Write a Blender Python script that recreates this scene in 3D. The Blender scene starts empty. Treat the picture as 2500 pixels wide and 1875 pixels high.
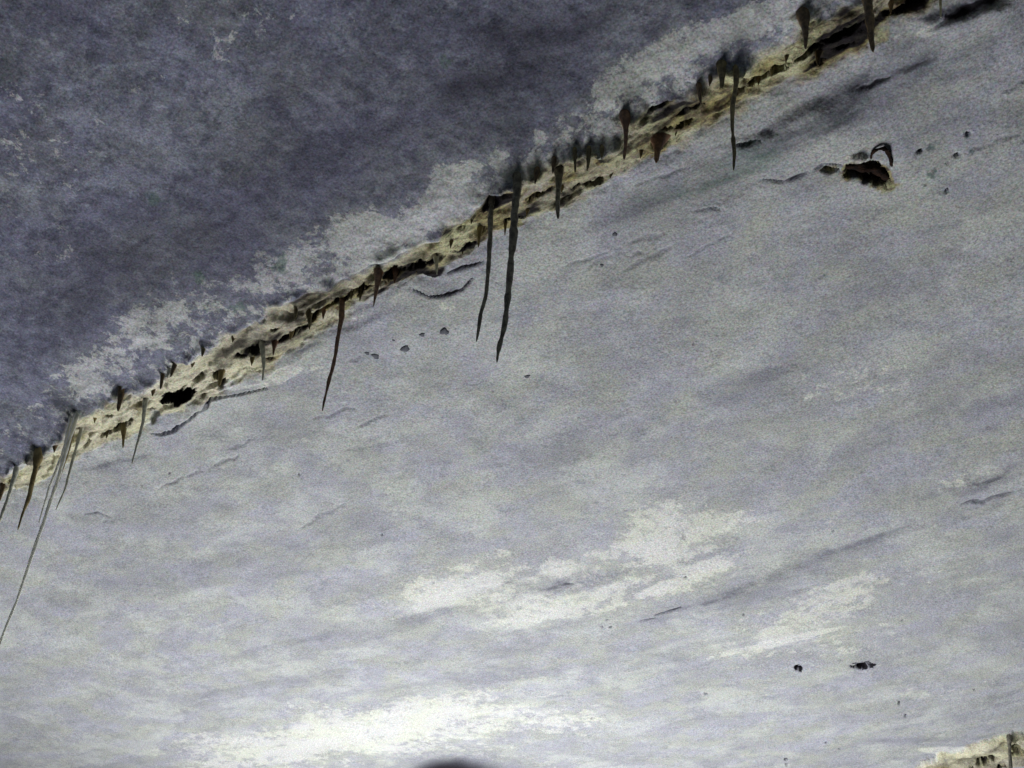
import bpy, math, random
import numpy as np
from mathutils import Matrix, Vector

# ------------------------------------------------------------------ camera
F_PX = 2100.0; CX = 1106.0; CY = 829.5          # focal length / centre on a 2212 px wide photograph
CAM = np.array([0.0, 0.0, 1.6])
def _d(x, y): return np.array([(x-CX)/F_PX, -(y-CY)/F_PX, -1.0])
Zc = _d(1500, -2900); Zc /= np.linalg.norm(Zc)
_f = np.array([0, 0, -1.0]); Yc = _f-(_f@Zc)*Zc; Yc /= np.linalg.norm(Yc)
Xc = np.cross(Yc, Zc)
R = np.array([Xc, Yc, Zc])                       # camera -> world
scene = bpy.context.scene
cam = bpy.data.objects.new('camera', bpy.data.cameras.new('camera'))
scene.collection.objects.link(cam)
cam.matrix_world = Matrix(R.tolist()).to_4x4()
cam.location = CAM.tolist()
cam.data.sensor_width = 36.0; cam.data.lens = 36.0*F_PX/2212.0
cam.data.clip_start = 0.02; cam.data.clip_end = 300
scene.camera = cam

# ------------------------------------------------------------------ ceiling frame
def ray(x, y): return R @ _d(x, y)
N = np.cross(ray(-2600, 2470), ray(1106, 2700)); N /= np.linalg.norm(N)
_c = ray(CX, CY); _c /= np.linalg.norm(_c)
if N@_c > 0: N = -N                               # N points down into the passage
K0 = (_c*1.25)@N
def hit(x, y, h=0.0):
    r = ray(x, y); return CAM + r*((K0+h)/(r@N))
O = hit(0, 1040)
EU = hit(1900, 0)-O; EU /= np.linalg.norm(EU); EV = np.cross(N, EU)
def uv(x, y, h=0.0):
    p = hit(x, y, h)-O; return np.array([p@EU, p@EV])
M_CEIL = Matrix(((EU[0], EV[0], N[0], O[0]), (EU[1], EV[1], N[1], O[1]), (EU[2], EV[2], N[2], O[2]), (0, 0, 0, 1)))

# ------------------------------------------------------------------ world and light
w = bpy.data.worlds.new("World"); scene.world = w; w.use_nodes = True
nt = w.node_tree; nt.nodes.clear()
sky = nt.nodes.new('ShaderNodeTexSky'); sky.sky_type = 'NISHITA'; sky.sun_disc = False
sky.sun_elevation = math.radians(12); sky.sun_rotation = math.radians(10)
bg = nt.nodes.new('ShaderNodeBackground'); bg.inputs[1].default_value = 0.08
wo = nt.nodes.new('ShaderNodeOutputWorld')
nt.links.new(sky.outputs[0], bg.inputs[0]); nt.links.new(bg.outputs[0], wo.inputs[0])
LIGHT = hit(1130, 1480) + np.array([0.0, 0.10, -1.55])
ld = bpy.data.lights.new('hand_lamp', 'SPOT'); ld.energy = 232; ld.shadow_soft_size = 0.55
ld.spot_size = math.radians(165); ld.spot_blend = 0.6; ld.color = (1.0, 0.99, 0.965)
lo = bpy.data.objects.new('hand_lamp', ld); scene.collection.objects.link(lo)
lo.location = LIGHT.tolist()
_aim = Vector((hit(1106, 1000)-LIGHT).tolist())
lo.rotation_euler = _aim.to_track_quat('-Z', 'Y').to_euler()
vs = scene.view_settings; vs.view_transform = 'Standard'; vs.look = 'None'; vs.exposure = 0.0; vs.gamma = 1.0

# ------------------------------------------------------------------ helpers
rng = np.random.default_rng(7)
_perm = rng.permutation(4096); _vals = rng.random(4096)*2-1
def vnoise(x, y, s=0):
    xi = np.floor(x).astype(np.int64); yi = np.floor(y).astype(np.int64)
    fx = x-xi; fy = y-yi; fx = fx*fx*fx*(fx*(fx*6-15)+10); fy = fy*fy*fy*(fy*(fy*6-15)+10)
    def g(a, b): return _vals[_perm[(_perm[(a+s*131) & 4095]+b) & 4095]]
    a = g(xi, yi); b = g(xi+1, yi); c = g(xi, yi+1); d = g(xi+1, yi+1)
    return (a*(1-fx)+b*fx)*(1-fy)+(c*(1-fx)+d*fx)*fy
def fbm(x, y, n=4, s=0, gain=0.5):
    r = 0; a = 1.0
    for i in range(n):
        r = r+a*vnoise(x+17.3*i, y-9.1*i, s+i); a *= gain
        x, y = 1.62*x-1.18*y, 1.18*x+1.62*y
    return r
def sstep(a, b, x):
    t = np.clip((x-a)/(b-a), 0, 1); return t*t*(3-2*t)
def tag(o, label=None, cat=None, group=None, kind=None):
    if label: o['label'] = label
    if cat: o['category'] = cat
    if group: o['group'] = group
    if kind: o['kind'] = kind
    return o

# ------------------------------------------------------------------ the grid of the ceiling
def axis(lo_, hi_, core, far):
    mid = []
    for a, b, st in core: mid += list(np.arange(a, b, st))
    mid.append(core[-1][1])
    def tail(st, lim, sgn, x):
        out = []
        while x*sgn < lim:
            st = min(st*1.16, far); x += sgn*st; out.append(x)
        return out
    left = tail(core[0][2], -lo_, -1, mid[0])[::-1]; right = tail(core[-1][2], hi_, 1, mid[-1])
    return np.array(left+mid+right)
us = axis(-7, 7, [(-1.25, 1.55, .0021)], .12)
vs_ = axis(-7, 6, [(-2.0, -0.95, .0034), (-0.95, -0.3, .0024), (-0.3, 0.12, .0018), (0.12, 0.62, .0036)], .12)
U, V = np.meshgrid(us, vs_, indexing='ij')

UP = [(-60,1062),(0,1030),(40,1005),(90,985),(140,945),(165,905),(230,870),(300,845),(350,812),(380,792),(430,765),(500,725),(560,690),(600,662),(650,638),(720,612),(790,580),(860,548),(930,520),(1000,480),(1050,430),(1100,392),(1150,372),(1200,345),(1280,325),(1340,300),(1360,262),(1420,240),(1500,200),(1560,165),(1600,145),(1660,115),(1720,90),(1745,50),(1800,20),(1850,0),(1950,-50),(2100,-120)]
LO = [(-60,1100),(0,1066),(60,1042),(120,1012),(180,975),(230,957),(300,935),(340,890),(430,862),(480,838),(560,795),(620,755),(680,722),(720,694),(790,644),(860,607),(950,580),(1020,530),(1060,488),(1120,472),(1190,452),(1250,412),(1330,367),(1420,332),(1470,294),(1560,250),(1620,200),(1700,170),(1780,135),(1850,100),(1900,45),(1960,10),(2040,-30),(2200,-100)]
SECOND = [(1940,1690),(1975,1659),(1990,1640),(2030,1627),(2080,1617),(2120,1602),(2160,1590),(2212,1582),(2300,1560)]
def curve(pts, wig=0.0, seed=0, h=0.0):
    q = np.array([uv(*p, h) for p in pts]); q = q[np.argsort(q[:, 0])]
    c = np.interp(us, q[:, 0], q[:, 1])
    if wig: c = c+wig*fbm(us*45, us*0+seed, 4, seed)
    return c[:, None]+0*V
vU = curve(UP, .0045, 3, .021)+.002; vL = curve(LO, .0045, 5)-.004; v2 = curve(SECOND, .006, 8)

UPX = np.array(UP, float); UPX = UPX[np.argsort(UPX[:, 0])]
def hguess(x, y): return .021 if y < np.interp(x, UPX[:, 0], UPX[:, 1]) else 0.0
def blob(x, y, rx, ry, ang=0.0, rough=0.35, seed=0, fr=6.0):
    """1 at the centre, 0 at the rim of an ellipse given on the ceiling; index window + values"""
    hg = hguess(x, y); c = uv(x, y, hg); a = math.radians(ang); ca, sa = math.cos(a), math.sin(a)
    A = (uv(x+rx*ca, y-rx*sa, hg)-uv(x-rx*ca, y+rx*sa, hg))/2 if y < 1600 else uv(x+rx, y)-c; B = c-uv(x-ry*sa, y-ry*ca, hg)
    Mx = np.linalg.inv(np.array([A, B]).T)
    ext = 1.7*(np.abs(A)+np.abs(B))
    i0, i1 = np.searchsorted(us, [c[0]-ext[0], c[0]+ext[0]]); j0, j1 = np.searchsorted(vs_, [c[1]-ext[1], c[1]+ext[1]])
    sl = (slice(i0, i1), slice(j0, j1)); du = U[sl]-c[0]; dv = V[sl]-c[1]
    p = Mx[0, 0]*du+Mx[0, 1]*dv; q = Mx[1, 0]*du+Mx[1, 1]*dv
    r = np.sqrt(p*p+q*q)
    if rough: r = r+rough*fbm(p*fr/3+seed, q*fr/3, 4, seed+11)
    return sl, 1-r
def strip(pts, wpx, rough=0.3, seed=0, taper=True):
    """1 on a line drawn over the ceiling, 0 at its rim (half width wpx)"""
    q = np.array([uv(*p) for p in pts])
    ws = np.array([np.linalg.norm(uv(p[0]-wpx*.5, p[1]-wpx*.85)-uv(*p)) for p in pts])
    m = ws.max()*1.8
    i0, i1 = np.searchsorted(us, [q[:, 0].min()-m, q[:, 0].max()+m]); j0, j1 = np.searchsorted(vs_, [q[:, 1].min()-m, q[:, 1].max()+m])
    sl = (slice(i0, i1), slice(j0, j1)); a = U[sl]; b = V[sl]
    best = np.full(a.shape, 9.0); n = len(q)-1
    wob = rough*fbm(a*60+seed, b*60, 3, seed+3)
    for k in range(n):
        d = q[k+1]-q[k]; L = d@d+1e-12
        t = np.clip(((a-q[k, 0])*d[0]+(b-q[k, 1])*d[1])/L, 0, 1)
        g = (k+t)/n; ww = ws[k]*(1-t)+ws[k+1]*t
        if taper: ww = ww*np.clip(np.sin(np.pi*np.clip(g, .04, .96))**.5, .2, 1)
        r = np.hypot(a-q[k, 0]-t*d[0], b-q[k, 1]-t*d[1])/ww
        best = np.minimum(best, r)
    return sl, 1-(best+wob)

# ------------------------------------------------------------------ relief
up = sstep(-.004, .006, V-vU)                    # 1 on the upper slab
low = sstep(-.004, .005, vL-V)                   # 1 on the lower slab
band = np.clip(1-up-low, 0, 1)
frac = np.clip((V-vL)/(np.maximum(vU-vL, .004)), 0, 1)
H = 0.022*frac**.8*(1-up)+up*0.026*np.exp(-np.clip(V-vU, 0, 9)/.5)
rough_up = fbm(U*14, V*14, 5, 21, .55)
H += up*(.0026*rough_up + .0009*fbm(U*70, V*70, 3, 23))
H += low*(.0035*fbm(U*5, V*9, 3, 31, .4)+.0003*fbm(U*45, V*60, 2, 33))
_w = .02*fbm(U*20, V*20, 3, 47); lump = fbm((U+_w)*22, (V+_w)*70, 5, 41, .55); ridged = 1-np.abs(fbm((U-_w)*14, (V+_w)*60, 4, 45, .6))
H += band*(.0042*lump+.0045*(ridged-.6))
edge = np.exp(-((V-vU)/.010)**2)
H += edge*.006*np.clip(fbm(U*40, V*30, 3, 51)+.1, -0.4, 1)
lx = np.array([uv(*p, .021)[0] for p in [(-60,1062),(60,1000),(300,845),(400,780),(520,715),(640,645),(720,612),(800,570),(1000,480),(1060,425),(1120,388),(1300,318),(1360,262),(1470,215),(1540,175),(1600,145),(1680,110),(1740,50),(1850,0),(2000,-70)]])
la = np.interp(us, lx, .72*np.array([.006,.010,.006,.008,.004,.010,.008,.005,.006,.012,.017,.016,.010,.006,.007,.007,.006,.011,.014,.01]))*(1+.5*fbm(us*38, us*0, 3, 57))
H += la[:, None]*np.where(V > vU, np.exp(-np.clip(V-vU, 0, 9)/.011), frac**2.2)
edge2 = np.exp(-((V-vL)/.014)**2)
H += edge2*.003*fbm(U*40, V*50, 3, 53)
# second joint, low on the right
b2 = sstep(-.004, .010, v2-V)*sstep(-.005, .01, V-(v2-.16))
H += b2*(.010+.007*fbm(U*16, V*16, 4, 61, .5)+.002*np.abs(fbm(U*50, V*50, 3, 63)))

PALE = np.zeros_like(U); DARK = np.zeros_like(U); RUST = np.zeros_like(U); GREEN = np.zeros_like(U)
def add(arr, res, amp, a=0.0, b=1.0):
    sl, m = res; arr[sl] += amp*sstep(a, b, m)
def cut(res, depth, a=0.0, b=.35):
    sl, m = res; H[sl] -= depth*sstep(a, b, m)

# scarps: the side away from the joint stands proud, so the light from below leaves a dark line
def scarp(pts, A, decay, soft=.004):
    q = np.array([uv(*p) for p in pts]); q = q[np.argsort(q[:, 0])]
    c = np.interp(us, q[:, 0], q[:, 1])+.0025*fbm(us*60, us*0+pts[0][0], 3, 5)
    L = q[-1, 0]-q[0, 0]; t = (us-q[0, 0])/L
    tp = sstep(-.05, .35, t)*sstep(-.05, .35, 1-t)
    s = c[:, None]-V
    H[:] += .6*A*tp[:, None]*sstep(-soft*1.5, soft*1.5, s+.003*fbm(U*40, V*40, 3, 9))*np.exp(-np.clip(s, 0, 9)/decay)
scarp([(1540,322),(1590,315),(1640,296),(1690,262),(1740,236),(1790,215),(1835,190),(1870,160),(1890,125)], .016, .06, .008)
scarp([(1880,125),(1930,105),(1980,85),(2030,60)], .007, .05, .014)
scarp([(1950,40),(2010,30),(2060,20),(2110,5),(2160,-12),(2230,-40)], .020, .05, .006)
scarp([(1560,330),(1680,315),(1780,280),(1900,225),(2000,180),(2120,130)], .003, .05, .010)
scarp([(1480,470),(1560,432),(1640,395),(1700,380),(1760,360)], .003, .05, .006)
scarp([(1900,290),(2000,250),(2100,180),(2212,120)], .003, .06, .012)
scarp([(868,618),(900,632),(930,640),(965,636),(1000,622),(1022,600)], .005, .02, .003)
scarp([(940,598),(980,584),(1020,572),(1050,560)], .004, .02, .004)
scarp([(650,735),(700,724),(750,712),(800,692),(850,668)], .005, .03, .004)
scarp([(600,770),(640,752),(690,742)], .004, .02, .003)
scarp([(330,938),(345,941),(372,934),(392,918),(410,905),(428,889),(445,880),(452,866),(480,858),(520,852),(575,838)], -.001, .02)
scarp([(1090,1330),(1180,1290),(1280,1262),(1360,1230)], .005, .03, .008)
scarp([(1420,1335),(1500,1312),(1620,1262),(1760,1215),(1850,1185),(1960,1135)], .005, .09, .008)
scarp([(1600,815),(1680,800),(1760,780)], .003, .05, .008)
scarp([(430,1225),(560,1215),(700,1190),(900,1150)], .002, .06, .015)
scarp([(300,1480),(600,1400),(900,1320),(1080,1300)], .004, .10, .02)
scarp([(1500,1600),(1800,1540),(2000,1500),(2212,1450)], .004, .10, .02)
scarp([(170,1018),(230,1004),(290,990)], .003, .02, .003)
# the flake hanging off the left part of the joint
FL = [(322,938),(345,941),(372,934),(392,918),(410,905),(428,889),(442,882),(450,866),(480,858),(520,852),(575,838)]
add(H, strip([(340,915),(400,880),(440,862)], 26, .25, 4), .006, 0, .3)
cut(strip(FL, 4.5, .25, 2), .010, 0, .4); add(DARK, strip(FL, 3.5, .25, 2), .9, 0, .5)
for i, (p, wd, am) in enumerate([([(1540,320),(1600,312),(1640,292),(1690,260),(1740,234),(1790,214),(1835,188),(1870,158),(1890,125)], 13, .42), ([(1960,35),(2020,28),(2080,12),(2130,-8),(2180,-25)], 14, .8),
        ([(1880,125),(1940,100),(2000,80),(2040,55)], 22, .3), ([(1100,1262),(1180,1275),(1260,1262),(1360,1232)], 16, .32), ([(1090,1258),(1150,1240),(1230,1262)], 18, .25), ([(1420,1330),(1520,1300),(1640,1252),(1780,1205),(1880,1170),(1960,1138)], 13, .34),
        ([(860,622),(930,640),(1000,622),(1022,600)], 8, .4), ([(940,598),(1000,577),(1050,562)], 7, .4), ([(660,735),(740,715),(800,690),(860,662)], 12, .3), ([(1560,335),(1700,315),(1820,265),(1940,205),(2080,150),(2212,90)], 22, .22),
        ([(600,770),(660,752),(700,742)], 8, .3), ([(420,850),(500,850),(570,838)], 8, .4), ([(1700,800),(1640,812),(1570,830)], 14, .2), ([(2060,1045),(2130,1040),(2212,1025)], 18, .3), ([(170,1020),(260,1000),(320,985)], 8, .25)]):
    add(DARK, strip(p, wd, .5, i+4), am, -.2, 1)  # shade along the scarps, deepened by dark colour on the slab
# cracks
CR = [([(2078,1090),(2100,1083),(2125,1087),(2145,1076),(2175,1070),(2212,1058)], 4),
      ([(1415,1332),(1440,1326),(1470,1313)], 3), ([(1380,1345),(1420,1338)], 2.5), ([(1640,385),(1690,386),(1720,376),(1745,366)], 3.5),
      ([(1585,312),(1610,308),(1640,300)], 3), ([(1755,362),(1775,350),(1815,352)], 3.5), ([(180,1108),(210,1106),(238,1118)], 2),
      ([(1500,455),(1540,448),(1560,452)], 2.5),
      ([(880,622),(925,640),(962,636),(1000,622),(1020,600)], 2.5), ([(960,592),(1000,576),(1046,566)], 3), 
      ([(2040,30),(2080,18),(2120,2),(2150,-10)], 9)]
for i, (p, wd) in enumerate(CR):
    cut(strip(p, wd*1.3, .25, i), .003, -.1, .8); add(DARK, strip(p, wd*1.2, .3, i), .62, -.1, .6)
for k in range(26):
    q_ = random.Random(k*7+3); x = q_.uniform(200, 2200); d_ = abs(q_.gauss(0, 1))*170+55; y = 1040-.55*x+d_+30
    if y < 0: continue
    sl_ = -.42+q_.uniform(-.12, .16); L_ = q_.uniform(25, 130); pts_ = []
    for m_ in range(6): pts_.append((x+L_*m_/5, y+sl_*L_*m_/5+q_.uniform(-5, 5)))
    wd_ = q_.uniform(2.2, 5.5); add(DARK, strip(pts_, wd_, .7, k), q_.uniform(.2, .5), -.3, .9); cut(strip(pts_, wd_*1.5, .5, k), .0016, -.1, .9)
# the black hole in the joint
cut(blob(391, 842, 41, 20, 14, .22, 3), .075, 0, .28); add(DARK, blob(391, 842, 42, 21, 14, .22, 3), 1.4, -.08, .08)
# clefts and pockets in the band
for i, (x, y, rx, ry, an, dp) in enumerate([(1470,222,34,6,28,.02),(1478,250,26,9,36,.03),(1500,205,22,5,18,.018),(1440,262,12,6,10,.02),(1420,225,40,3,24,.014),
        (1610,170,26,6,30,.02),(1640,150,30,8,28,.03),(1680,125,30,9,24,.03),(1735,95,40,10,22,.03),(1790,62,45,11,22,.035),(1820,92,30,8,20,.03),(1830,40,35,9,25,.03),(1770,128,16,8,20,.02),
        (1950,12,45,10,24,.03),(1275,385,36,8,20,.02),(1165,402,30,10,25,.014),(1110,470,26,6,10,.012),(690,655,26,8,38,.02),(735,628,30,9,30,.02),(790,600,22,9,30,.02),(850,568,26,9,28,.02),
        (905,556,30,7,14,.018),(1010,520,26,9,30,.015),(470,792,15,10,30,.02),(480,815,8,16,0,.014),(432,800,20,6,25,.016),(400,815,16,5,25,.02),(560,735,18,6,20,.012),(655,700,20,6,25,.014),
        (620,715,20,6,20,.012),(520,755,18,6,20,.012),(270,905,30,9,28,.016),(235,925,16,8,20,.014),(240,880,14,6,20,.014),(330,880,14,6,20,.012),(585,770,16,8,10,.012),(600,690,15,4,20,.010),
        (2120,1640,14,7,0,.03),(2140,1634,12,8,10,.03),(2095,1652,10,5,0,.02),(2060,1655,26,5,10,.02),(2195,1612,20,9,10,.02),(2160,1650,10,6,0,.02),(2030,1650,12,5,0,.015)]):
    cut(blob(x, y, rx, ry, an, .4, i), dp*.8, 0, .6); add(DARK, blob(x, y, rx*1.05, ry*1.05, an, .45, i), .8, -.1, .5)
    add(RUST, blob(x, y, rx*1.5, ry*1.8, an, .4, i+2), .5, 0, .6)
# rusted pocket round the loop of bar
add(RUST, blob(1893, 380, 62, 40, -10, .5, 5), .55, 0, .9); add(DARK, blob(1900, 385, 50, 32, -10, .5, 6), .45, 0, .9)
add(RUST, blob(1915, 392, 34, 26, -20, .5, 15), .8, 0, .8)
PK = [(1790,362,26,7,0),(1845,366,30,18,8),(1885,368,38,26,0),(1905,385,24,22,0)]
for i, (x, y, rx, ry, an) in enumerate(PK):
    cut(blob(x, y, rx, ry, an, .3, i+3), .016, 0, .5); add(DARK, blob(x, y, rx*.95, ry*.95, an, .35, i+3), .85, -.05, .4); add(RUST, blob(x, y, rx*1.25, ry*1.5, an, .3, i), .9, 0, .7)
add(H, blob(1850, 338, 30, 11, 12, .3, 9), .006, 0, .7); add(PALE, blob(1845, 338, 40, 15, 12, .3, 9), .8, 0, .6); add(RUST, blob(1845, 338, 44, 18, 12, .3, 9), .35, 0, .6)
add(RUST, blob(1915, 405, 20, 26, 80, .3, 9), .5, 0, .6); add(RUST, blob(1800, 385, 60, 22, 0, .3, 9), .35, 0, .6)
# pits in the lower slab
for i, (x, y, rx, ry, an) in enumerate([(1860,1437,21,5.5,4),(1725,1443,8,4.5,-4),(1525,1497,6,3.5,-15),(1607,1326,5,4,0),(1280,1553,7,3,5),(1482,1246,4,4,0),(1312,1339,5,3,0),(1320,1356,6,3,0),(1300,1355,4,2.5,0),
        (1943,1518,5,7,0),(1957,1545,5,5,0),(1698,1640,5,5,0),(1700,1652,5,5,0),(1785,1603,4,3,0),(1814,1617,5,3,0),(2106,1490,5,2,0),(1800,1150,4,3,0),(2207,300,4,3,0),(1215,1500,3,2,0),(1950,1340,3,2,0),(825,1153,3,3,0),
        (1065,848,4,3,0),(1385,1218,4,3,0),(2045,410,6,6,0),(2065,330,6,5,0),(1985,325,9,4,20),(2090,285,8,6,0),(1480,1160,7,14,0),(365,1025,4,3,0),(645,1030,3,3,0),(1900,1250,4,3,0)]):
    k = .35 if i == 27 else 1.0
    z_ = 1.25 if i < 2 else 1.0 if y < 700 else .72
    cut(blob(x, y, rx*z_, ry*z_, an, .3, i), .020*k*(.8 if i < 2 else .4), 0, .6); add(DARK, blob(x, y, rx*1.1*z_, ry*1.1*z_, an, .45, i), 1.4*k if i < 2 else .9*k, -.1, .3 if i < 2 else .6)
for k in range(45):
    x = random.Random(k).uniform(0, 2212); y = random.Random(k+999).uniform(150, 1650)
    if y < 1150-.55*x: continue
    s = random.Random(k+55).uniform(1.0, 2.1)
    cut(blob(x, y, s*1.6, s, 0, .3, k), .003, 0, .6); add(DARK, blob(x, y, s*1.6, s, 0, .35, k), .6, 0, .5)
# soft dark patch at the bottom edge, in the ceiling colour only
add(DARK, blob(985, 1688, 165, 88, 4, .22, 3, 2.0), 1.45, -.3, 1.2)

# ------------------------------------------------------------------ colour masks on the ceiling
# upper slab: dark weathered film with a lacy bleached belt and painted shadows along the joint
bw = np.interp(us, [uv(*p)[0] for p in [(-50,1050),(170,900),(350,800),(560,690),(650,640),(760,590),(900,540),(1000,480),(1120,390),(1280,320),(1400,250),(1560,160),(1700,90),(1850,0)]],
               [.10,.10,.13,.14,.095,.115,.085,.09,.065,.065,.085,.10,.10,.10])
belt = 1-np.clip((V-vU)/(bw[:, None]*.80), 0, 2)
lf = np.interp(us, [uv(*p)[0] for p in [(0,1040),(350,820),(560,690),(700,640),(1000,480)]], [.20,.27,.29,.40,.40])[:, None]
PALE += up*np.minimum(np.clip(belt*.95, -.14, 1), lf)
DARK += up*.10
for i, (x, y, rx, ry, an, am) in enumerate([(470,100,380,170,20,.26),(60,350,210,230,0,.30),(330,420,240,90,20,.10),(180,200,200,160,0,.12),(1330,150,140,80,30,.12),(1500,90,150,60,30,.22),(760,490,80,50,20,.5),(960,380,60,75,20,.5),(1290,200,110,40,30,.22),(1440,120,80,40,30,.25),(1590,60,90,45,30,.25),(830,520,120,40,28,.25),
        (900,470,110,50,30,.35),(640,560,60,35,30,.3),(300,700,130,60,0,.35),(190,810,110,60,20,.3),(1640,50,110,50,20,.35),(1500,330,70,40,20,.0),(120,560,90,70,20,.3),(40,460,120,160,0,.12),(430,60,260,90,15,.10),(240,300,170,60,20,.08),(380,240,120,40,25,.12)]):
    add(PALE, blob(x, y, rx, ry, an, .35, i+30, 5), am*.85, -.3, 1.0)
for i, (x, y, rx, ry, an, am) in enumerate([(520,430,330,130,25,.3),(900,180,300,130,10,.4),(1250,60,250,90,10,.5),(120,650,130,90,0,.45),(640,330,160,90,20,.1),(330,560,220,80,20,.35),(1130,350,50,26,25,.35),(50,40,60,40,0,.4),
        (1560,150,50,18,30,.35),(1000,230,440,150,25,.36),(650,420,430,140,27,.32),(330,600,330,90,27,.22),(1330,40,320,90,20,.30),(1500,195,60,12,25,.3),(1230,318,90,14,14,.35),(1740,45,60,22,30,.3),(110,900,120,50,30,.25),(1560,815,260,60,20,0)]):
    add(DARK, blob(x, y, rx*(1.25 if rx > 95 else 1), ry*(1.6 if rx > 95 else 1), an, .28, i+60, 7), am*(.62 if rx > 95 else .15), -.4, 1.3)  # small ones by the joint: stalactite shadows painted into the colour
# lower slab
for i, (x, y, rx, ry, an, am, e) in enumerate([(1420,1160,230,75,12,.65,.5),(1330,1210,430,110,12,.42,.9),(1000,1290,330,70,8,.3,.9),(1850,1330,300,110,12,.25,.9),(1300,1270,420,60,14,.25,.9),(1850,800,260,110,10,.2,.9),(560,1000,300,60,10,.12,.9),(930,1265,150,60,8,.55,.5),(1230,1310,230,38,14,.6,.5),(1480,1250,140,36,20,.5,.5),(1850,830,170,50,10,.4,.7),(780,1600,540,80,10,.62,.95),(1000,1530,260,60,12,.35,.9),(480,1650,340,50,9,.5,.7),(930,1530,200,36,8,.35,.7),
        (1700,1340,240,90,14,.42,.6),(1800,1290,160,50,14,.25,.6),(1680,1385,200,18,12,.45,.5),(1200,1560,150,60,6,.4,.6),(2060,1045,60,18,6,.7,.4),(2130,1010,90,40,6,.4,.5),(1850,1120,160,70,20,.30,.7),(740,1590,150,60,0,.3,.5),
        (610,810,70,14,18,.85,.3),(560,830,50,16,10,.6,.4),(680,795,30,8,10,.6,.4),(760,680,90,20,25,.3,.6),(970,660,60,18,8,.4,.6),(2070,1620,110,12,14,.9,.4),(1560,460,120,14,20,.3,.7),(1700,60,30,10,0,.0,.5),(1960,70,80,30,25,.5,.6),(1990,1500,140,40,10,.3,.8),
        (480,830,50,20,20,.5,.6),(1300,480,140,50,20,.15,.8),(1600,560,300,90,10,.15,.9),(1800,1450,300,90,6,.2,.9)]):
    add(PALE, blob(x, y, rx*1.1, ry*1.15, an, .4, i+90, 6), am*.72, 0, min(1, e*1.7))
for i, (x, y, rx, ry, an, am) in enumerate([(1180,960,330,80,16,.26),(1550,860,260,60,14,.26),(1200,1260,120,22,10,.35),(1750,380,260,60,20,.22),(1400,430,240,50,25,.22),(2100,1050,120,30,16,.4),(2130,880,110,60,20,.25),(420,1230,420,60,10,.2),
        (760,1370,360,40,14,.3),(560,1480,260,30,10,.25),(1600,1290,260,26,16,.3),(1900,1160,200,24,18,.2),(260,1010,120,26,12,.3),(800,640,110,26,20,.3),(1800,230,280,40,28,.3),(2060,120,220,50,25,.25),(1430,1420,200,30,10,.25),(2100,1530,150,30,12,.3),
        (1900,610,200,50,16,.2),(700,900,300,60,10,.15),(1000,1470,240,26,8,.25),(300,1130,300,50,5,.15),(1470,1165,12,30,0,.22),(2000,1600,200,14,14,.25),(650,760,70,14,20,.35)]):
    add(DARK, blob(x, y, rx, ry, an, .45, i+130, 7), am*1.3, 0, 1.0)
for i, (x, y, r_) in enumerate([(2012,375,15),(2010,316,10),(2096,322,9),(1985,325,7),(2040,350,5),(2000,400,6),(520,660,26),(610,560,30),(960,135,22),(330,430,25),(430,600,24)]):
    add(GREEN, blob(x, y, r_, r_, 0, .4, i), .8, 0, .8)
    if i < 6: add(DARK, blob(x, y, r_, r_, 0, .4, i), .5, 0, .7)
for i, (x, y, rx, ry, an, am) in enumerate([(1760,270,330,60,28,.40),(1950,150,260,50,26,.35),(1500,400,260,60,24,.30),(2080,260,180,50,26,.22),(1960,300,160,40,24,.2),(960,610,160,40,24,.2),(1400,440,240,40,24,.25)]):
    add(DARK, blob(x, y, rx, ry, an, .4, i+170, 5), am*.75, 0, 1); add(GREEN, blob(x, y, rx, ry, an, .5, i+190, 6), am*1.1, 0, 1)
# joint: yellow and brown deposits
RUST += band*(.62+.45*fbm(U*9, V*20, 3, 71)) + .30*np.exp(-(np.clip(vL-V, 0, 9)/.012))*low + .25*np.exp(-(np.clip(V-vU, 0, 9)/.010))*up
along = np.interp(us, [uv(*p)[0] for p in [(0,1040),(160,940),(400,820),(700,660),(1000,500),(1300,340),(1600,170),(1850,50)]], [.35,.30,.30,.55,.85,.75,.85,1.0])
RUST *= np.clip(along[:, None]*1.1, 0, 1.1)*.9+.05
PALE += band*(.95-along[:, None]*1.1)*1.0
DARK += band*along[:, None]**2*.16 + band*(.12+along[:, None]*1.0)*np.clip(fbm(U*20+.3*fbm(U*30, V*30, 2, 82), V*52, 4, 81)+.30, 0, 1.5)
for i, (x, y, rx, ry, an, am) in enumerate([(1110,478,48,16,15,.8),(1075,490,30,10,0,.8),(1420,318,40,18,25,.9),(850,570,34,16,20,.8),(740,640,30,26,30,.7),(1560,215,50,26,20,.6),(1880,60,40,40,0,.9),(1740,70,50,30,20,.7),(860,590,26,12,10,.6),(1350,300,24,30,60,.6)]):
    add(RUST, blob(x, y, rx, ry, an, .4, i+7), am, 0, .7); add(DARK, blob(x, y, rx, ry, an, .4, i+7), am*.35, 0, .7)
RUST += b2*.35*np.clip(fbm(U*12, V*12, 4, 91)+.4, 0, 1.5); PALE += b2*(.35+.9*np.exp(-((V-v2)/.02)**2)); DARK += b2*.5*np.clip(fbm(U*30, V*30, 4, 93)+.2, 0, 1)
for a_ in (PALE, DARK, RUST, GREEN): np.clip(a_, -1, 1.4, out=a_)

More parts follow.
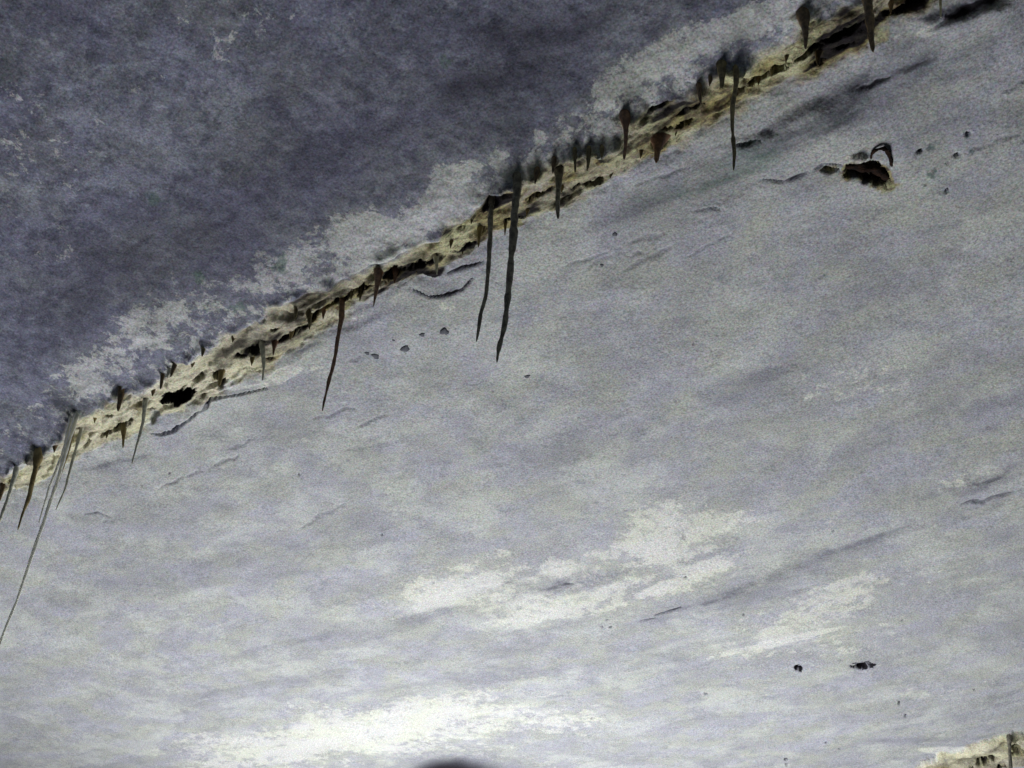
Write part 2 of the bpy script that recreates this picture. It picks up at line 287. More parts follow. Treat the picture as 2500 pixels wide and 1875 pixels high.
ROOTS = [(1118,385,26),(1064,425,18),(742,636,22),(1588,148,22),(1208,365,24),(1736,36,34),(1350,258,28),(1422,300,36),(820,585,26),(856,578,22),(666,672,26),(479,800,16),(941,555,20),(1241,322,16),(1271,320,18),(1160,366,20),(1198,342,16),
         (1558,146,30),(1511,188,20),(1036,492,18),(167,895,22),(176,925,14),(84,978,30),(38,1008,22),(262,848,20),(316,856,24),(567,742,16),(782,612,18),(8,1040,18),(2180,1592,14),(1300,318,14)]
for i, (x, y, r_) in enumerate(ROOTS):
    add(H, blob(x, y-2, r_*1.15, r_*.62, 20, .25, i+9), .0065, -.1, .9)
    add(RUST, blob(x, y, r_*1.5, r_*.9, 20, .4, i+9), .45, -.1, .9); add(DARK, blob(x, y, r_*1.6, r_*.85, 24, .45, i+9), .25, -.1, .8)
ZU = sstep(-.007, .007, V-vU+.009*fbm(U*45, V*45, 4, 95)); ZB = np.clip(1-ZU-sstep(-.007, .007, vL-V+.009*fbm(U*45, V*45, 4, 97)), 0, 1)
ZB = np.maximum(ZB, sstep(-.006, .006, v2-V+.008*fbm(U*45, V*45, 4, 99))*(V > v2-.16))
for a_ in (DARK, RUST): np.clip(a_, -1, 1.4, out=a_)
# ------------------------------------------------------------------ materials
def new_mat(name):
    m = bpy.data.materials.new(name); m.use_nodes = True; t = m.node_tree; t.nodes.clear()
    o = t.nodes.new('ShaderNodeOutputMaterial'); p = t.nodes.new('ShaderNodeBsdfPrincipled')
    t.links.new(p.outputs[0], o.inputs[0]); return m, t, p
class NB:
    def __init__(s, t): s.t = t
    def n(s, typ, **k):
        x = s.t.nodes.new(typ)
        for a, b in k.items(): setattr(x, a, b)
        return x
    def link(s, a, b): s.t.links.new(a, b)
    def val(s, x, sock):
        if isinstance(x, (int, float)): sock.default_value = x
        elif isinstance(x, tuple): sock.default_value = (*x, 1) if len(x) == 3 else x
        else: s.link(x, sock)
    def math(s, op, a, b=0.0, c=None, clamp=False):
        m = s.n('ShaderNodeMath', operation=op); m.use_clamp = clamp
        s.val(a, m.inputs[0]); s.val(b, m.inputs[1])
        if c is not None: s.val(c, m.inputs[2])
        return m.outputs[0]
    def ramp(s, x, lo_, hi_):
        m = s.n('ShaderNodeMapRange', interpolation_type='SMOOTHSTEP'); s.val(x, m.inputs[0])
        m.inputs[1].default_value = lo_; m.inputs[2].default_value = hi_; return m.outputs[0]
    def mix(s, f, a, b, blend='MIX'):
        m = s.n('ShaderNodeMix', data_type='RGBA', blend_type=blend); s.val(f, m.inputs[0])
        s.val(a, m.inputs[6]); s.val(b, m.inputs[7]); return m.outputs[2]
    def noise(s, co, scale, detail=4, rough=.55, dist=0.0):
        m = s.n('ShaderNodeTexNoise'); s.link(co, m.inputs['Vector']); m.inputs['Scale'].default_value = scale
        m.inputs['Detail'].default_value = detail; m.inputs['Roughness'].default_value = rough; m.inputs['Distortion'].default_value = dist
        return m
    def attr(s, name): return s.n('ShaderNodeAttribute', attribute_name=name).outputs['Fac']
    def stretch(s, co, sc):
        m = s.n('ShaderNodeMapping'); s.link(co, m.inputs[0]); m.inputs['Scale'].default_value = sc; return m.outputs[0]

def concrete(name, bump=.5):
    m, t, p = new_mat(name); b = NB(t)
    co = b.n('ShaderNodeTexCoord').outputs['Object']
    zu, zb = b.attr('zone_upper'), b.attr('zone_band')
    def zone(u, l, n): return b.mix(zb, b.mix(zu, l, u), n)
    base = zone((.185,.195,.250), (.322,.334,.350), (.35,.335,.275))
    pale = zone((.49,.505,.525), (.50,.51,.505), (.50,.485,.38))
    dark = zone((.05,.05,.075), (.125,.13,.165), (.075,.068,.055))
    def mul(c, k): return b.mix(1.0, c, k, 'MULTIPLY')
    n1 = b.noise(co, 16, 7, .62); n2 = b.noise(co, 55, 6, .65); n3 = b.noise(co, 420, 3, .7); nl = b.noise(co, 3.2, 5, .55)
    st = b.noise(b.stretch(co, (2.2, 9, 9)), 1.6, 6, .6, .6)
    wl = b.math('ADD', b.math('MULTIPLY', b.math('SUBTRACT', n1.outputs[0], .5), 1.25), b.math('MULTIPLY', b.math('SUBTRACT', n2.outputs[0], .5), 1.1))
    tv = b.ramp(b.noise(b.stretch(co, (1, 1.4, 1)), 11, 5, .6).outputs[0], .40, .62)
    tint = mul(base, b.mix(tv, (.95, .955, 1.12), (1.0, 1.04, .91)))
    tv2 = b.ramp(b.noise(co, 90, 4, .6).outputs[0], .38, .64)
    tint = b.mix(b.math('MULTIPLY', tv2, .35), tint, mul(base, (1.12, 1.04, 1.0)))
    # low and mid mottling
    f = b.math('ADD', b.math('MULTIPLY', b.ramp(nl.outputs[0], .3, .7), .22), b.math('MULTIPLY', b.ramp(st.outputs[0], .32, .68), .30))
    f = b.math('ADD', f, b.math('MULTIPLY', b.ramp(n1.outputs[0], .32, .7), .35))
    col = b.mix(f, tint, mul(base, zone((.45,.45,.49), (.66,.66,.69), (.55,.53,.50))))
    n4 = b.noise(co, 42, 10, .76, .25)
    lace = b.math('MULTIPLY', b.math('SUBTRACT', n4.outputs[0], .5), 2.6)
    pa = b.attr('pale')
    cl = b.noise(co, 9, 8, .66, .4)
    col = b.mix(b.math('MULTIPLY', b.math('MULTIPLY', b.ramp(cl.outputs[0], .50, .62), zu), .45), col, mul(base, (1.45, 1.5, 1.42)))
    col = b.mix(b.math('MULTIPLY', b.math('MULTIPLY', b.ramp(b.noise(co, 48, 9, .74, .3).outputs[0], .47, .60), zu), .66), col, mul(base, (.38, .38, .46)))
    col = b.mix(b.math('MULTIPLY', b.math('MULTIPLY', b.ramp(b.noise(b.stretch(co, (1, 1.1, 1)), 75, 6, .65, .2).outputs[0], .52, .66), zu), .4), col, mul(base, (1.5, 1.55, 1.5)))
    l1 = b.ramp(b.math('ADD', pa, b.math('ADD', lace, b.math('MULTIPLY', wl, .25))), .31, .47)
    l2 = b.ramp(b.math('ADD', pa, b.math('MULTIPLY', wl, .6)), .0, 1.0)
    kl = b.math('MULTIPLY_ADD', zu, .14, .54); kh = b.math('MULTIPLY_ADD', zu, -.06, .38)
    nz = b.math('SUBTRACT', 1.0, zu)
    col = b.mix(b.math('MULTIPLY', b.math('MULTIPLY', b.ramp(b.noise(b.stretch(co, (1, 1.3, 1)), 26, 10, .76, .2).outputs[0], .50, .64), nz), .60), col, mul(base, (.58, .60, .65)))
    col = b.mix(b.math('MULTIPLY', b.math('MULTIPLY', b.ramp(b.noise(b.stretch(co, (1, 1.2, 1)), 7, 9, .70, .3).outputs[0], .48, .62), nz), .5), col, mul(base, (1.25, 1.28, 1.2)))
    col = b.mix(b.math('MULTIPLY', b.ramp(b.noise(co, 130, 6, .72).outputs[0], .54, .66), .38), col, mul(base, (.42, .45, .46)))
    pm = b.math('ADD', b.math('MULTIPLY', l1, kl), b.math('MULTIPLY', l2, kh))
    col = b.mix(b.math('MULTIPLY', pm, .88), col, mul(pale, b.mix(tv, (1.0, 1.0, 1.0), (1.0, 1.02, .93))))
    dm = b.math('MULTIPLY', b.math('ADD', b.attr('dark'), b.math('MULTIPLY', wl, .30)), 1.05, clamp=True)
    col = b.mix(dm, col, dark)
    rn = b.noise(b.stretch(co, (1, 2.2, 1)), 38, 5, .6, .8).outputs[0]
    rc = b.mix(b.ramp(rn, .38, .60), (.065, .044, .024), (.28, .25, .11))
    rc = b.mix(b.ramp(b.noise(co, 21, 4, .6).outputs[0], .42, .62), rc, (.40, .40, .245))
    rc = b.mix(b.math('MULTIPLY', b.ramp(b.noise(b.stretch(co, (1, 2.0, 1)), 75, 7, .72, .5).outputs[0], .50, .60), .75), mul(rc, (.86, .86, .88)), (.055, .040, .024))
    rm = b.math('MULTIPLY', b.ramp(b.math('ADD', b.attr('rust'), b.math('MULTIPLY', wl, .22)), .10, .85), .92)
    col = b.mix(rm, col, rc)
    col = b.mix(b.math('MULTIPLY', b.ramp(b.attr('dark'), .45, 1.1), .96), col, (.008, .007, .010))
    col = b.mix(b.math('MULTIPLY', b.ramp(b.math('ADD', b.attr('green'), b.math('MULTIPLY', wl, .4)), .1, .8), .6), col, (.06, .10, .085))
    # grain of sand and cement
    g = b.math('SUBTRACT', n3.outputs[0], .5)
    grain = b.math('ADD', 1.0, b.math('MULTIPLY', g, 2.0))
    gc = b.n('ShaderNodeCombineXYZ')
    gcn = b.noise(co, 330, 2, .6)
    sp = b.n('ShaderNodeSeparateXYZ'); b.link(gcn.outputs['Color'], sp.inputs[0])
    for i in range(3): b.link(b.math('ADD', grain, b.math('MULTIPLY', b.math('SUBTRACT', sp.outputs[i], .5), .55)), gc.inputs[i])
    col = b.mix(1.0, col, gc.outputs[0], 'MULTIPLY')
    b.link(col, p.inputs['Base Color'])
    p.inputs['Roughness'].default_value = .9; p.inputs['Specular IOR Level'].default_value = .08
    bp = b.n('ShaderNodeBump'); bp.inputs['Strength'].default_value = bump; bp.inputs['Distance'].default_value = .004
    hh = b.math('ADD', b.math('MULTIPLY', n2.outputs[0], .9), b.math('MULTIPLY', n3.outputs[0], .2))
    hh = b.math('ADD', hh, b.math('MULTIPLY', b.noise(co, 150, 4, .6).outputs[0], .6))
    hh = b.math('ADD', hh, b.math('MULTIPLY', pm, .12))
    b.link(hh, bp.inputs['Height']); b.link(bp.outputs[0], p.inputs['Normal'])
    return m
mat_up = mat_low = concrete('weathered_concrete'); mat_band = concrete('calcite', .8)
def plain(name, ca, cb, scale=60, rough=.6, bump=.4, dist=.002, spec=.3, sub=0.0, trans=0.0, mark=None):
    m, t, p = new_mat(name); b = NB(t); co = b.n('ShaderNodeTexCoord').outputs['Object']
    n = b.noise(co, scale, 5, .6); c = b.mix(b.ramp(n.outputs[0], .35, .65), ca, cb)
    b.link(c, p.inputs['Base Color']); p.inputs['Roughness'].default_value = rough; p.inputs['Specular IOR Level'].default_value = spec
    if sub: p.inputs['Subsurface Weight'].default_value = sub; p.inputs['Subsurface Radius'].default_value = (.006, .005, .004); p.inputs['Subsurface Scale'].default_value = 1.0
    if trans: p.inputs['Transmission Weight'].default_value = trans; p.inputs['IOR'].default_value = 1.35
    bp = b.n('ShaderNodeBump'); bp.inputs['Strength'].default_value = bump; bp.inputs['Distance'].default_value = dist
    b.link(b.noise(co, scale*3, 4, .6).outputs[0], bp.inputs['Height']); b.link(bp.outputs[0], p.inputs['Normal'])
    return m
MS = {'grey': plain('dark_grey_calcite', (.07,.065,.055), (.20,.19,.155), 160, .4),
      'green': plain('olive_calcite', (.06,.05,.026), (.20,.17,.085), 160, .4),
      'brown': plain('dark_brown_calcite', (.045,.030,.015), (.15,.10,.05), 160, .4),
      'red': plain('rusty_calcite', (.085,.042,.03), (.21,.12,.075), 160, .4),
      'ochre': plain('ochre_calcite', (.12,.09,.035), (.26,.21,.10), 90),
      'pale': plain('pale_calcite', (.30,.31,.28), (.60,.60,.50), 160, .45),
      'clear': plain('translucent_calcite', (.62,.62,.56), (.85,.85,.74), 60, .3, .3, .001, .5, 0.0, .55)}
mat_peb = plain('dark_pebble', (.03,.035,.05), (.08,.085,.105), 120, .8)
mat_rust = plain('rusted_iron', (.006,.004,.004), (.022,.011,.007), 200, .9, .9, .003, .1)
mat_floor = plain('floor_concrete', (.16,.16,.17), (.27,.27,.27), 3, .9, .5, .01)
mat_rock = plain('rock', (.16,.15,.14), (.26,.25,.24), 4, .95, .6, .02)

# ------------------------------------------------------------------ the ceiling meshes
nu, nv = U.shape
IDX = np.arange(nu*nv).reshape(nu, nv)
quads = np.stack([IDX[:-1, :-1], IDX[1:, :-1], IDX[1:, 1:], IDX[:-1, 1:]], -1).reshape(-1, 4)
def cavg(a): return ((a[:-1, :-1]+a[1:, :-1]+a[1:, 1:]+a[:-1, 1:])/4).reshape(-1)
cu, cl, c2 = cavg(V-vU), cavg(vL-V), cavg(v2-V)
co_all = np.stack([U, V, H], -1).reshape(-1, 3)
def sheet(name, sel, mat):
    q = quads[sel]; used = np.unique(q); remap = np.zeros(nu*nv, np.int64); remap[used] = np.arange(len(used)); q = remap[q]
    me = bpy.data.meshes.new(name); me.vertices.add(len(used)); me.vertices.foreach_set('co', co_all[used].astype(np.float32).ravel())
    me.loops.add(q.size); me.loops.foreach_set('vertex_index', q.ravel().astype(np.int32)); me.polygons.add(len(q))
    me.polygons.foreach_set('loop_start', (np.arange(len(q))*4).astype(np.int32))
    me.update(calc_edges=True); me.polygons.foreach_set('use_smooth', np.ones(len(q), bool))
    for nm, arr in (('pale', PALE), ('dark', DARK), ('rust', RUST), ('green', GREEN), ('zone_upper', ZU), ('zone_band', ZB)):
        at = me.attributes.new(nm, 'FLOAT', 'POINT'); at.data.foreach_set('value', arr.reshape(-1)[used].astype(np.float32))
    me.materials.append(mat); o = bpy.data.objects.new(name, me); scene.collection.objects.link(o); o.matrix_world = M_CEIL
    return o
s_up = cu > .002; s_low = (cl > .002) & (c2 < 0); s_far = c2 > .16
s_b2 = (c2 >= 0) & ~s_far; s_band = ~(s_up | s_low | s_far | s_b2)
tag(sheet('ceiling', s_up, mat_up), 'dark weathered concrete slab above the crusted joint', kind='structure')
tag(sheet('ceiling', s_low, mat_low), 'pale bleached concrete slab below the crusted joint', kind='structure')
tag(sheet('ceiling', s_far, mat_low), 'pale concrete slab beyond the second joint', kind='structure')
tag(sheet('calcite_crust', s_band, mat_band), 'long lumpy yellow brown mineral crust running diagonally along the joint between the slabs', 'mineral crust')
tag(sheet('calcite_crust', s_b2, mat_band), 'white and yellow pitted mineral crust in the bottom right corner', 'mineral crust')

def mesh_obj(name, verts, faces, mat, smooth=True, loc=(0, 0, 0), parent=None):
    me = bpy.data.meshes.new(name); me.from_pydata([tuple(v) for v in verts], [], faces); me.update()
    if smooth: me.polygons.foreach_set('use_smooth', [True]*len(me.polygons))
    me.materials.append(mat); o = bpy.data.objects.new(name, me); scene.collection.objects.link(o); o.location = loc
    if parent: o.parent = parent
    return o
# rock over the slabs, floor under them
bx = [(-7.6, 7.6), (-7.6, 6.6), (-.16, -1.4)]
vv = [(x, y, z) for x in bx[0] for y in bx[1] for z in bx[2]]
rock = mesh_obj('bedrock', vv, [(0, 1, 3, 2), (4, 6, 7, 5), (0, 4, 5, 1), (2, 3, 7, 6), (0, 2, 6, 4), (1, 5, 7, 3)], mat_rock, False)
rock.matrix_world = M_CEIL; tag(rock, kind='structure')
g = 60; fx = np.linspace(-60, 60, g)
fl = mesh_obj('ground', [(x, y, .02*math.sin(x*2.1+y)+.02*math.sin(y*1.7)) for x in fx for y in fx], [(i*g+j, (i+1)*g+j, (i+1)*g+j+1, i*g+j+1) for i in range(g-1) for j in range(g-1)], mat_floor)
tag(fl, kind='structure')

# ------------------------------------------------------------------ hanging things
def height_at(u_, v_):
    i = min(max(np.searchsorted(us, u_), 1), nu-1); j = min(max(np.searchsorted(vs_, v_), 1), nv-1)
    return H[i, j]
def on_ceiling(x, y):
    h = 0.0
    for _ in range(5):
        a = uv(x, y, h); h = .5*h+.5*height_at(*a)
    a = uv(x, y, h); return O+EU*a[0]+EV*a[1]+N*h, h
def stalactite(pts, widths, mat, label, seed, deep=.022, group='stalactites hanging along the joint'):
    B, h = on_ceiling(*pts[0])
    m = (B-CAM)*np.array([1, 1, 0]); m /= np.linalg.norm(m); side = np.array([m[1], -m[0], 0])
    P = []; W = []
    for (x, y), wd in zip(pts, widths):
        r = ray(x, y); t = ((B-CAM)@m)/(r@m); p = CAM+t*r; P.append(p); W.append(.5*wd*t*np.linalg.norm(_f)/F_PX)
    P = np.array(P); W = np.array(W)*np.interp(np.arange(len(W)), [0, 1, len(W)], [.85, .80, .86])
    P = np.vstack([P[0]+np.array([0, 0, deep]), P]); W = np.concatenate([[W[0]*1.5], W])
    P = P-B                                         # local, origin at the root
    s = np.concatenate([[0], np.cumsum(np.linalg.norm(np.diff(P, axis=0), axis=1))])
    n = max(14, int(s[-1]/.0022)); ss = np.linspace(0, s[-1], n)
    Q = np.stack([np.interp(ss, s, P[:, k]) for k in range(3)], 1); rad = np.interp(ss, s, W)
    ker = np.array([1, 2, 3, 2, 1])/9.
    for k in range(3):
        c = np.convolve(np.pad(Q[:, k], 2, 'edge'), ker, 'valid'); Q[1:-1, k] = c[1:-1]
    rad = np.convolve(np.pad(rad, 2, 'edge'), ker, 'valid')
    r_ = random.Random(seed)
    Q += np.outer(.0006*fbm(ss*28+seed*3.3, ss*0+seed, 2, 2), side)
    rad = rad*(1+.17*fbm(ss*110, ss*0+seed*1.7, 3, 5))
    rad[-1] *= .35; rad[-2] *= .8
    V_, F_ = [], []; k = 12
    for i in range(n):
        for j in range(k):
            a = 2*math.pi*j/k; rr = max(rad[i], .0004)*(1+.13*float(vnoise(np.array([j*1.3+seed]), np.array([ss[i]*120.]), 4)[0]))
            V_.append(Q[i]+rr*(math.cos(a)*side+math.sin(a)*m))
    for i in range(n-1):
        for j in range(k):
            F_.append((i*k+j, i*k+(j+1) % k, (i+1)*k+(j+1) % k, (i+1)*k+j))
    F_.append(tuple(range(k))[::-1] if False else tuple(range(k))); F_.append(tuple(range((n-1)*k, n*k))[::-1])
    o = mesh_obj('stalactite', V_, F_, MS[mat], loc=tuple(B))
    return tag(o, label, 'stalactite', group)
ST = [
 ([(1118,385),(1118,405),(1112,470),(1104,560),(1098,640),(1088,705),(1076,755),(1073,783)], [30,23,20,18,16,13,11,5], 'grey', 'longest dark grey stalactite, the right one of the tall pair near the middle'),
 ([(1064,425),(1062,445),(1060,490),(1056,560),(1050,640),(1036,690),(1028,738)], [22,16,14,12,11,10,5], 'grey', 'thin dark stalactite just left of the longest one'),
 ([(742,636),(740,655),(738,690),(725,760),(710,830),(695,888)], [24,16,13,8,8,4], 'red', 'long thin reddish brown stalactite hanging alone left of the middle'),
 ([(1588,148),(1590,180),(1583,230),(1582,280),(1587,330),(1586,368)], [20,13,11,10,9,6], 'green', 'slender crooked olive stalactite at upper right, above the dark scarp'),
 ([(1208,365),(1207,395),(1205,432),(1205,450),(1206,473)], [26,17,12,11,8], 'grey', 'medium stub shaped grey stalactite right of the longest one'),
 ([(1870,-30),(1876,10),(1880,50),(1883,85),(1886,112)], [40,26,20,15,11], 'brown', 'thick black stalactite cut by the top edge of the picture'),
 ([(1736,36),(1740,60),(1741,82),(1739,106)], [34,17,13,10], 'brown', 'short thick black stalactite left of the thick one at the top edge'),
 ([(1350,258),(1352,282),(1351,310),(1347,345)], [30,14,10,7], 'red', 'dark tapering stalactite crossing the crust right of the twin stubs'),
 ([(1422,300),(1421,322),(1419,338),(1417,352)], [46,20,14,9], 'red', 'stout dark purple cone shaped stalactite with a wide root'),
 ([(820,585),(817,610),(812,636),(808,662)], [26,14,9,3], 'red', 'rusty red pointed stalactite, larger of the two red ones'),
 ([(856,578),(854,594),(852,612)], [26,11,5], 'red', 'small rusty red stub beside the larger red stalactite'),
 ([(666,672),(668,690),(669,712)], [24,10,5], 'green', 'short olive green stalactite under a dark cleft'),
 ([(479,800),(477,818),(474,836)], [18,10,6], 'ochre', 'small ochre stub right of the black hole'),
 ([(567,742),(569,765),(570,790),(567,822)], [16,11,8,4], 'pale', 'thin grey stalactite hanging before the chalky lace right of the black hole'),
 ([(941,555),(942,572),(943,592)], [18,10,4], 'pale', 'small pale pointed stalactite right of the red pair'),
 ([(1241,322),(1242,348),(1242,373)], [12,9,5], 'green', 'left one of twin short straight stalactites over the yellow crust'),
 ([(1271,320),(1270,345),(1268,369)], [13,10,6], 'green', 'right one of twin short straight stalactites over the yellow crust'),
 ([(1160,366),(1158,382),(1156,398)], [16,9,6], 'brown', 'dark stub between the longest stalactite and the twin stubs'),
 ([(1198,342),(1196,360),(1195,374)], [14,9,6], 'brown', 'tiny dark stub above the medium grey stalactite'),
 ([(1558,146),(1559,168),(1558,192)], [30,17,9], 'green', 'blunt dark green stub just left of the crooked olive stalactite'),
 ([(1511,188),(1512,206),(1514,226)], [18,9,5], 'brown', 'small brown stub left of the blunt green one'),
 ([(1036,492),(1034,512),(1032,534)], [16,9,4], 'ochre', 'small ochre tooth at the left foot of the tall pair'),
 ([(1092,482),(1092,494),(1091,508)], [10,7,4], 'ochre', 'tiny ochre tooth between the tall pair'),
 ([(2028,-30),(2030,0),(2032,38)], [12,9,5], 'pale', 'thin grey stalactite at the top edge right of the thick black one'),
 ([(1766,112),(1766,126),(1767,142)], [22,12,6], 'brown', 'low brown stub at the lower edge of the crust, below the thick black ones'),
 ([(167,895),(150,950),(122,1045),(98,1120),(66,1205),(48,1260),(34,1305),(17,1345),(-2,1392),(-12,1420)], [14,10,9,9,8,7,6,6,6,3], 'clear', 'very long translucent soda straw reaching down the left edge'),
 ([(176,925),(157,995),(139,1060),(121,1102)], [10,8,6,3], 'pale', 'thin pale straw right of the very long soda straw'),
 ([(84,978),(78,1010),(62,1075),(50,1108),(38,1145)], [26,14,10,6,4], 'ochre', 'brownish tapering stalactite left of the soda straws'),
 ([(38,1008),(24,1056),(6,1108),(-12,1150)], [14,10,8,5], 'pale', 'greyish stalactite leaving the picture at the left edge'),
 ([(262,848),(259,868),(255,888)], [20,14,9], 'brown', 'small dark stub on the crust left of the black hole'),
 ([(316,856),(309,912),(297,958),(285,1002)], [18,9,6,4], 'pale', 'thin pale straw with a light tip left of the flake'),
 ([(154,905),(134,985),(106,1050),(84,1130)], [12,8,6,3], 'clear', 'short clear straw just left of the very long soda straw'),
 ([(160,915),(146,975),(128,1040)], [12,8,4], 'ochre', 'brownish straw bundled in front of the long soda straws'),
 ([(351,808),(348,824),(346,840)], [13,9,6], 'brown', 'tiny dark stub just left of the white tooth by the hole'),
 ([(378,786),(373,800),(368,814)], [13,10,6], 'brown', 'tiny dark stub just right of the white tooth by the hole'),
 ([(367,798),(364,806),(360,816)], [12,10,6], 'pale', 'small white tooth right above the black hole'),
 ([(594,738),(592,752),(590,768)], [18,8,4], 'red', 'small reddish tooth right of the thin grey stalactite'),
 ([(268,925),(268,945),(266,968)], [16,10,4], 'ochre', 'ochre tooth under the crust left of the pale straw'),
 ([(782,612),(780,630),(777,650)], [16,9,4], 'green', 'small olive tooth between the long reddish and the red stalactites'),
 ([(8,1040),(4,1060),(-2,1085)], [14,10,6], 'brown', 'short dark stub at the left edge on the crust'),
 ([(640,665),(638,676),(636,690)], [12,8,5], 'green', 'tiny green tooth left of the short olive stalactite'),
 ([(1300,318),(1300,330),(1299,344)], [14,9,5], 'green', 'tiny olive tooth right of the twin short stalactites'),
 ([(440,752),(439,760),(437,770)], [14,10,6], 'green', 'tiny dark tooth on the upper edge of the crust above the hole'),
]
for i, (p, wd, mt, lab) in enumerate(ST): stalactite(p, wd, mt, lab, i+1)
stalactite([(2180,1592),(2181,1625),(2183,1662),(2184,1720)], [12,8,8,6], 'grey', 'thin grey stalactite cut by the bottom edge in the right corner', 90, group='stalactites at the second joint')

NUB = ['brown nub between the brownish stalactite and the soda straws', 'ochre nub on the crust just right of the soda straws', 'green nub on the crust below the dark stub left of the black hole', 'brown nub close above the left end of the black hole',
       'green nub on the upper crust edge just right of the black hole', 'brown nub on the upper crust edge above the ochre stub', 'ochre nub left of the thin grey stalactite', 'red nub just left of the long reddish stalactite', 'ochre nub between the short olive stalactite and the small reddish tooth',
       'green nub just right of the long reddish stalactite', 'ochre nub right of the small red stub', 'brown nub midway between the small pale stalactite and the tall pair', 'ochre nub left of the small ochre tooth at the tall pair', 'green nub left of the thinner stalactite of the tall pair',
       'ochre nub just right of the longest stalactite', 'ochre nub just right of the medium grey stalactite', 'green nub at the lower crust edge left of the dark tapering stalactite', 'brown nub between the dark tapering stalactite and the purple cone', 'ochre nub right of the purple cone, below the dark clefts',
       'brown nub touching the left side of the blunt green stub', 'brown nub at the lower crust edge right of the crooked olive stalactite', 'brown nub under the short black stalactite near the top', 'brown nub left of the thick black stalactite, lower of two', 'green nub left of the thick black stalactite, upper of two',
       'brown nub at the top edge right of the thick black stalactite', 'green nub halfway between the crooked olive and the short black stalactite']
for i, (x, y, l, wd, mt) in enumerate([(118,962,16,9,'brown'),(205,900,14,8,'ochre'),(232,932,15,9,'green'),(330,842,14,9,'brown'),(415,782,12,8,'green'),(505,728,12,9,'brown'),(545,772,18,9,'ochre'),(700,668,22,10,'red'),(630,718,16,8,'ochre'),(760,628,20,9,'green'),
        (900,572,16,9,'ochre'),(975,520,16,9,'brown'),(1000,532,18,8,'ochre'),(1020,470,14,9,'green'),(1140,452,16,8,'ochre'),(1215,402,14,9,'ochre'),(1320,372,14,9,'green'),(1385,322,20,10,'brown'),(1460,280,14,9,'ochre'),(1535,168,18,10,'brown'),(1640,168,16,10,'brown'),(1700,118,18,10,'brown'),(1795,70,20,10,'brown'),(1830,50,22,10,'green'),(1925,8,22,11,'brown'),(1670,150,16,8,'green')]):
    stalactite([(x, y), (x-1, y+l*.55), (x-2, y+l)], [wd*1.5, wd*.8, wd*.3], mt, NUB[i], 200+i, group='tiny nubs along the joint')
# dark pebbles showing in the lower slab
PB = [(960,716,13,9,'largest angular dark pebble in the row below the joint'),(912,723,8,5,'small dark pebble just left of the largest one'),(875,753,14,8,'wide dark pebble in the middle of the row below the joint'),
      (811,769,9,9,'round dark pebble at the left end of the row, the lower of two'),(793,763,6,5,'tiny dark pebble at the left end of the row, the upper of two'),(850,735,4,3,'speck sized dark pebble above the wide one'),
      (1328,506,7,5,'lone small dark pebble right of the longest stalactite'),(1300,573,5,4,'tiny dark pebble below the lone one right of the longest stalactite'),(1139,813,9,4,'flat dark pebble under the tip of the longest stalactite')]
for i, (x, y, a, b_, lab) in enumerate(PB):
    B, h = on_ceiling(x, y); r_ = random.Random(i); d = np.linalg.norm(B-CAM); ra = a*.6*d/F_PX; rb = b_*.6*d/F_PX*1.4
    vs3, fs = [], []; nr, ns = 8, 14
    ph = r_.uniform(0, 6)
    for p in range(nr+1):
        th = math.pi*p/nr
        for s_ in range(ns):
            an = 2*math.pi*s_/ns; k = 1+.16*math.sin(3*an+ph)+.10*math.sin(5*an+2*ph)
            loc = EU*(ra*1.3*k*math.sin(th)*math.cos(an))+EV*(rb*1.3*k*math.sin(th)*math.sin(an))+N*(min(ra, rb)*.55*math.cos(th))
            vs3.append(loc)
    for p in range(nr):
        for s_ in range(ns): fs.append((p*ns+s_, (p+1)*ns+s_, (p+1)*ns+(s_+1) % ns, p*ns+(s_+1) % ns))
    tag(mesh_obj('pebble', vs3, fs, mat_peb, loc=tuple(B)), lab, 'pebble', 'dark pebbles set in the pale slab')

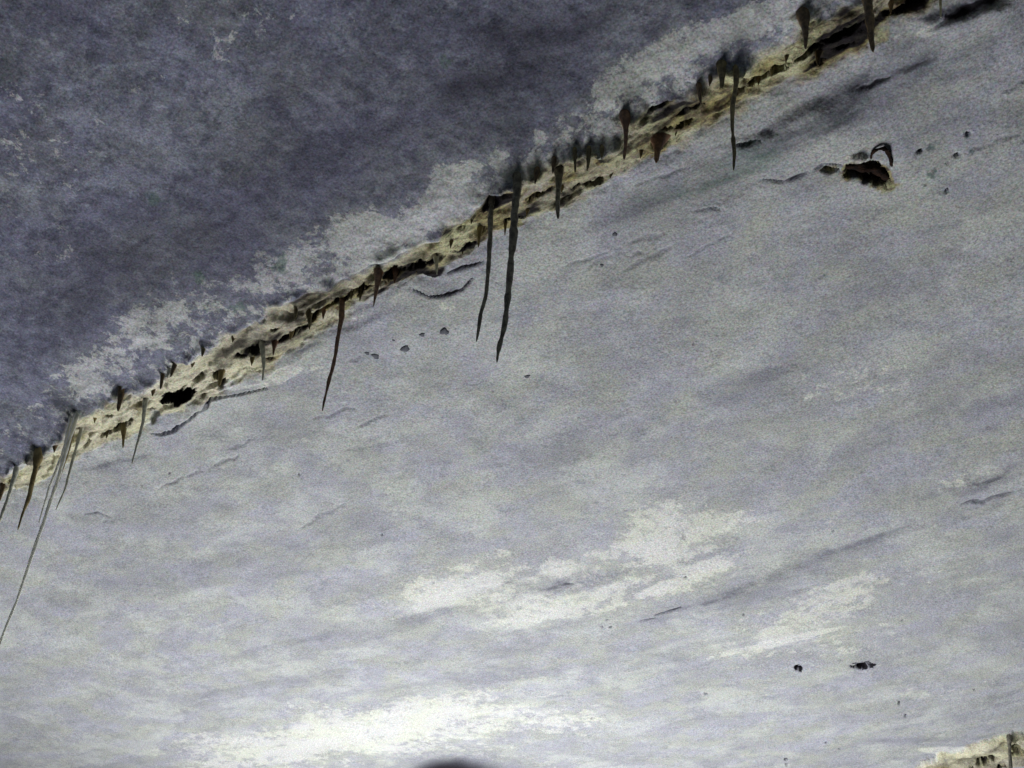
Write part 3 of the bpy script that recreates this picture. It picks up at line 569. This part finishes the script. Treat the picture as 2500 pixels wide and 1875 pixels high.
# rusted loop of bar bending out of the pocket
def tube(path, rads, k=10):
    V_, F_ = [], []; path = np.array(path)
    for i, p in enumerate(path):
        t = path[min(i+1, len(path)-1)]-path[max(i-1, 0)]; t /= np.linalg.norm(t)
        a = np.cross(t, N+.01*EU); a /= np.linalg.norm(a); c = np.cross(t, a)
        for j in range(k):
            an = 2*math.pi*j/k; V_.append(p+rads[i]*(1+.25*math.sin(i*.7+j*1.3)+.15*math.sin(i*.31+2*j))*(math.cos(an)*a+math.sin(an)*c))
    for i in range(len(path)-1):
        for j in range(k): F_.append((i*k+j, i*k+(j+1) % k, (i+1)*k+(j+1) % k, (i+1)*k+j))
    F_.append(tuple(range(k))); F_.append(tuple(range((len(path)-1)*k, len(path)*k))[::-1]); return V_, F_
B, h = on_ceiling(1885, 350)
h = 0.0; B = hit(1885, 350)
lp = [(1879,352,-.004),(1880,342,.003),(1883,333,.008),(1889,326,.011),(1898,322,.012),(1908,321,.012),(1915,324,.010),(1920,332,.008),(1923,342,.005),(1926,352,.001),(1928,364,-.006)]
pth = [hit(x, y, h+dh*.55)-B for x, y, dh in lp]
tt = np.linspace(0, len(lp)-1, 44); pth = [np.array([np.interp(t, range(len(lp)), [q[k] for q in pth]) for k in range(3)]) for t in tt]
V_, F_ = tube(pth, [.0014]*22+[.0020]*22)
tag(mesh_obj('rebar_loop', V_, F_, mat_rust, loc=tuple(B)), 'rusted iron loop bending out of the brown pocket at right', 'iron loop')
bar = [hit(x, y, h+dh)-B for x, y, dh in [(1815,356,-.010),(1835,358,.000),(1860,360,.002),(1885,362,.001),(1905,372,.0),(1915,388,-.006)]]
tt = np.linspace(0, 5, 30); bar = [np.array([np.interp(t, range(6), [q[k] for q in bar]) for k in range(3)]) for t in tt]
V_, F_ = tube(bar, list(np.interp(tt, [0, 2, 4, 5], [.002, .0045, .0045, .0025])))
tag(mesh_obj('iron_bar', V_, F_, mat_rust, loc=tuple(B)), 'corroded dark stub of bar lying in the brown pocket under the loop', 'iron bar')
